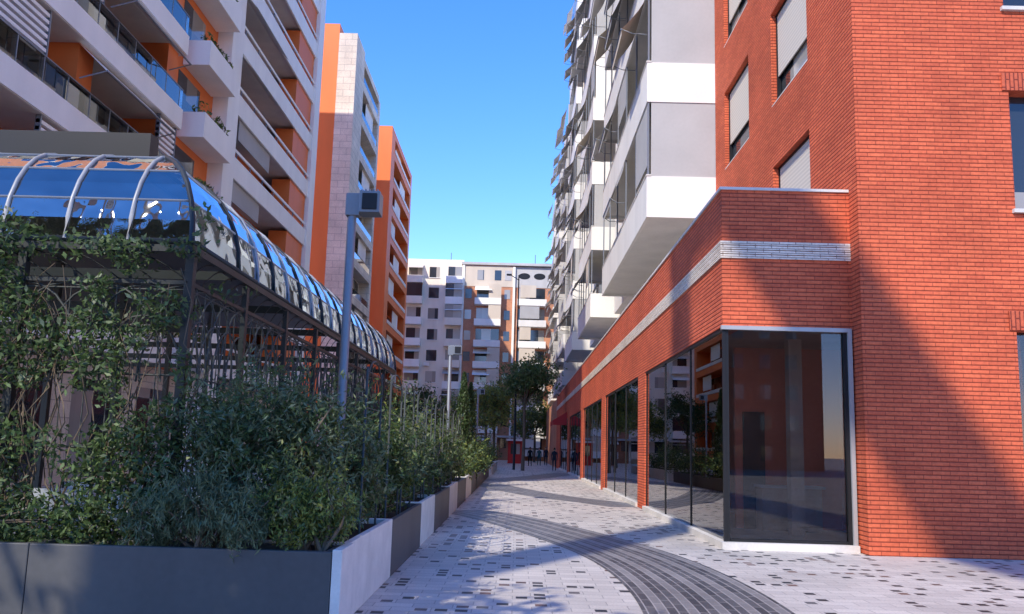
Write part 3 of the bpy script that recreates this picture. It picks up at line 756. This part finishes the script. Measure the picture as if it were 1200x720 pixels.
# ------------------------------------------------------------------ street furniture
def lamp(x,y,h=4.4,name="street_lamp"):
    t=MB();t.tube([(x,y,0),(x,y,.25)],.075,'greymetal',12);t.tube([(x,y,.25),(x,y,h)],.05,'greymetal',12)
    t.box(x-.07,x+.09,y-.06,y+.06,h-.22,h+.04,'greymetal')
    t.box(x+.095,x+.33,y-.13,y+.10,h-.20,h+.05,'greymetal')
    t.box(x+.13,x+.30,y-.145,y-.131,h-.17,h+.02,'black')
    t.box(x-.05,x+.10,y+.065,y+.28,h-.14,h+.08,'greymetal')
    for i in range(5): t.box(x+.11+.045*i,x+.125+.045*i,y-.12,y+.09,h+.05,h+.075,'greymetal')
    t.build(name,bevel=.006)
lamp(-1.95,9.0,4.4);lamp(-1.95,23.0,4.4);lamp(-1.95,40,4.4)
t=MB();t.tube([(-.15,62,0),(-.15,62,15)],[.10,.045],'metal',8);t.tube([(-.15,62,14.6),(-.8,62,15.0)],.035,'metal',6);t.box(-1.1,-.7,61.85,62.15,14.95,15.05,'metal');t.build("tall_light_mast")
k=MB();k.box(-.9,.7,88,90,0,2.4,'redsign');k.box(-1.1,.9,87.5,90.2,2.4,2.6,'white');k.box(-.6,.4,87.96,87.999,1,2.1,'winfar');k.build("red_kiosk")
a=MB();a.poly([(3.58,58.5,4.3),(3.58,64,4.3),(2.6,64,3.7),(2.6,58.5,3.7)],'red');a.poly([(2.6,58.5,3.7),(2.6,64,3.7),(2.6,64,3.35),(2.6,58.5,3.35)],'red');a.poly([(3.58,58.5,4.3),(2.6,58.5,3.7),(2.6,58.5,3.35),(3.58,58.5,3.35)],'red');a.build("red_shop_canopy")
# ------------------------------------------------------------------ people
def person(x,y,ang,h,top,seed,stride=.22):
    e=empty("pedestrian");s=h/1.75
    ca,sa=math.cos(ang),math.sin(ang)
    J={'pel':(0,0,.95),'bel':(0,.01,1.12),'che':(0,.0,1.32),'nec':(0,.0,1.48),'hb':(0,.02,1.56),
       'ls':(-.18,0,1.42),'le':(-.22,-.06,1.13),'lw':(-.2,.06,.9),'lh':(-.2,.09,.80),'rs':(.18,0,1.42),'re':(.22,-.1,1.14),'rw':(.21,-.06,.88),'rh':(.21,-.04,.79),
       'lp':(-.09,0,.9),'lk':(-.1,stride*.6,.5),'la':(-.1,stride*.7,.09),'lt':(-.1,stride*.7+.16,.035),'rp':(.09,0,.9),'rk':(.1,-.02,.5),'ra':(.1,-stride,.12),'rt':(.1,-stride+.15,.035)}
    R={'pel':.13,'bel':.12,'che':.14,'nec':.055,'hb':.05,'ls':.065,'le':.045,'lw':.032,'lh':.035,'rs':.065,'re':.045,'rw':.032,'rh':.035,'lp':.09,'lk':.06,'la':.042,'lt':.035,'rp':.09,'rk':.06,'ra':.042,'rt':.035}
    E=[('pel','bel'),('bel','che'),('che','nec'),('nec','hb'),('che','ls'),('ls','le'),('le','lw'),('lw','lh'),('che','rs'),('rs','re'),('re','rw'),('rw','rh'),('pel','lp'),('lp','lk'),('lk','la'),('la','lt'),('pel','rp'),('rp','rk'),('rk','ra'),('ra','rt')]
    ks=list(J);V=[((J[k][0]*ca-J[k][1]*sa)*s+x,(J[k][0]*sa+J[k][1]*ca)*s+y,J[k][2]*s) for k in ks]
    me=bpy.data.meshes.new("body");me.from_pydata(V,[(ks.index(a),ks.index(b)) for a,b in E],[])
    o=bpy.data.objects.new("body",me);scene.collection.objects.link(o);o.parent=e
    m=o.modifiers.new("skin","SKIN");
    for i,k in enumerate(ks): me.skin_vertices[0].data[i].radius=(R[k]*s,R[k]*s);me.skin_vertices[0].data[i].use_root=(k=='pel')
    m2=o.modifiers.new("sub","SUBSURF");m2.levels=1;m2.render_levels=1
    me.materials.append(M[top])
    t=MB();c=Vector((x-.02*sa,y+.02*ca,1.645*s))
    def ball(c,rx,rz,k,n=10,zmin=-1):
        for i in range(n):
            for j in range(n):
                a0=math.pi*i/n;a1=math.pi*(i+1)/n
                if math.cos(a0)<zmin: continue
                b0=2*math.pi*j/n;b1=2*math.pi*(j+1)/n
                t.poly([(c[0]+rx*math.sin(a)*math.cos(b),c[1]+rx*math.sin(a)*math.sin(b),c[2]+rz*math.cos(a)) for a,b in ((a0,b0),(a1,b0),(a1,b1),(a0,b1))],k,True)
    ball(c,.082*s,.115*s,'skin');ball(c+Vector((.02*sa,-.02*ca,.02)),.09*s,.115*s,'hair',zmin=-.25)
    t.build("head",e)
person(2.25,80,3.3,1.72,'cl2',1);person(2.95,81,3.1,1.78,'cl1',2);person(1.3,76,.1,1.75,'cl3',3);person(2.9,62,.0,1.7,'cl1',4)
# ------------------------------------------------------------------ light, sky, camera
sd=Vector((.40,.653,-.643)).normalized()
sun=bpy.data.lights.new("sun","SUN");sun.energy=5.0;sun.angle=math.radians(.5);sun.color=(1,.92,.80)
so=bpy.data.objects.new("sun",sun);scene.collection.objects.link(so);so.rotation_euler=sd.to_track_quat('-Z','Y').to_euler();so.location=(-20,-30,50)
w=bpy.data.worlds.new("World");scene.world=w;w.use_nodes=True
nt=w.node_tree;bg=nt.nodes["Background"];sk=nt.nodes.new("ShaderNodeTexSky");sk.sky_type='NISHITA';sk.sun_disc=False
sk.sun_elevation=math.asin(-sd.z);sk.sun_rotation=math.atan2(-sd.x,-sd.y);sk.air_density=1.0;sk.dust_density=.0;sk.ozone_density=3.0
hs=nt.nodes.new("ShaderNodeHueSaturation");hs.inputs["Saturation"].default_value=1.30;hs.inputs["Value"].default_value=2.75
mu=nt.nodes.new("ShaderNodeMix");mu.data_type='RGBA';mu.blend_type='MULTIPLY';mu.inputs[0].default_value=1;mu.inputs[7].default_value=(.92,.76,.96,1)
nt.links.new(sk.outputs[0],hs.inputs["Color"]);nt.links.new(hs.outputs[0],mu.inputs[6]);nt.links.new(mu.outputs[2],bg.inputs[0]);bg.inputs[1].default_value=.15
cam=bpy.data.cameras.new("camera");co=bpy.data.objects.new("camera",cam);scene.collection.objects.link(co)
cam.sensor_width=36;cam.lens=28.5;cam.shift_y=.0267;cam.clip_end=3000;cam.clip_start=.05
Rm=(Matrix.Rotation(math.radians(0.52),4,'Z')@Matrix.Rotation(math.radians(98),4,'X')@Matrix.Rotation(math.radians(1.6),4,'Z'))
co.matrix_world=Matrix.Translation((0,0,1.6))@Rm
scene.camera=co
scene.view_settings.view_transform='Standard';scene.view_settings.look='None';scene.view_settings.exposure=0
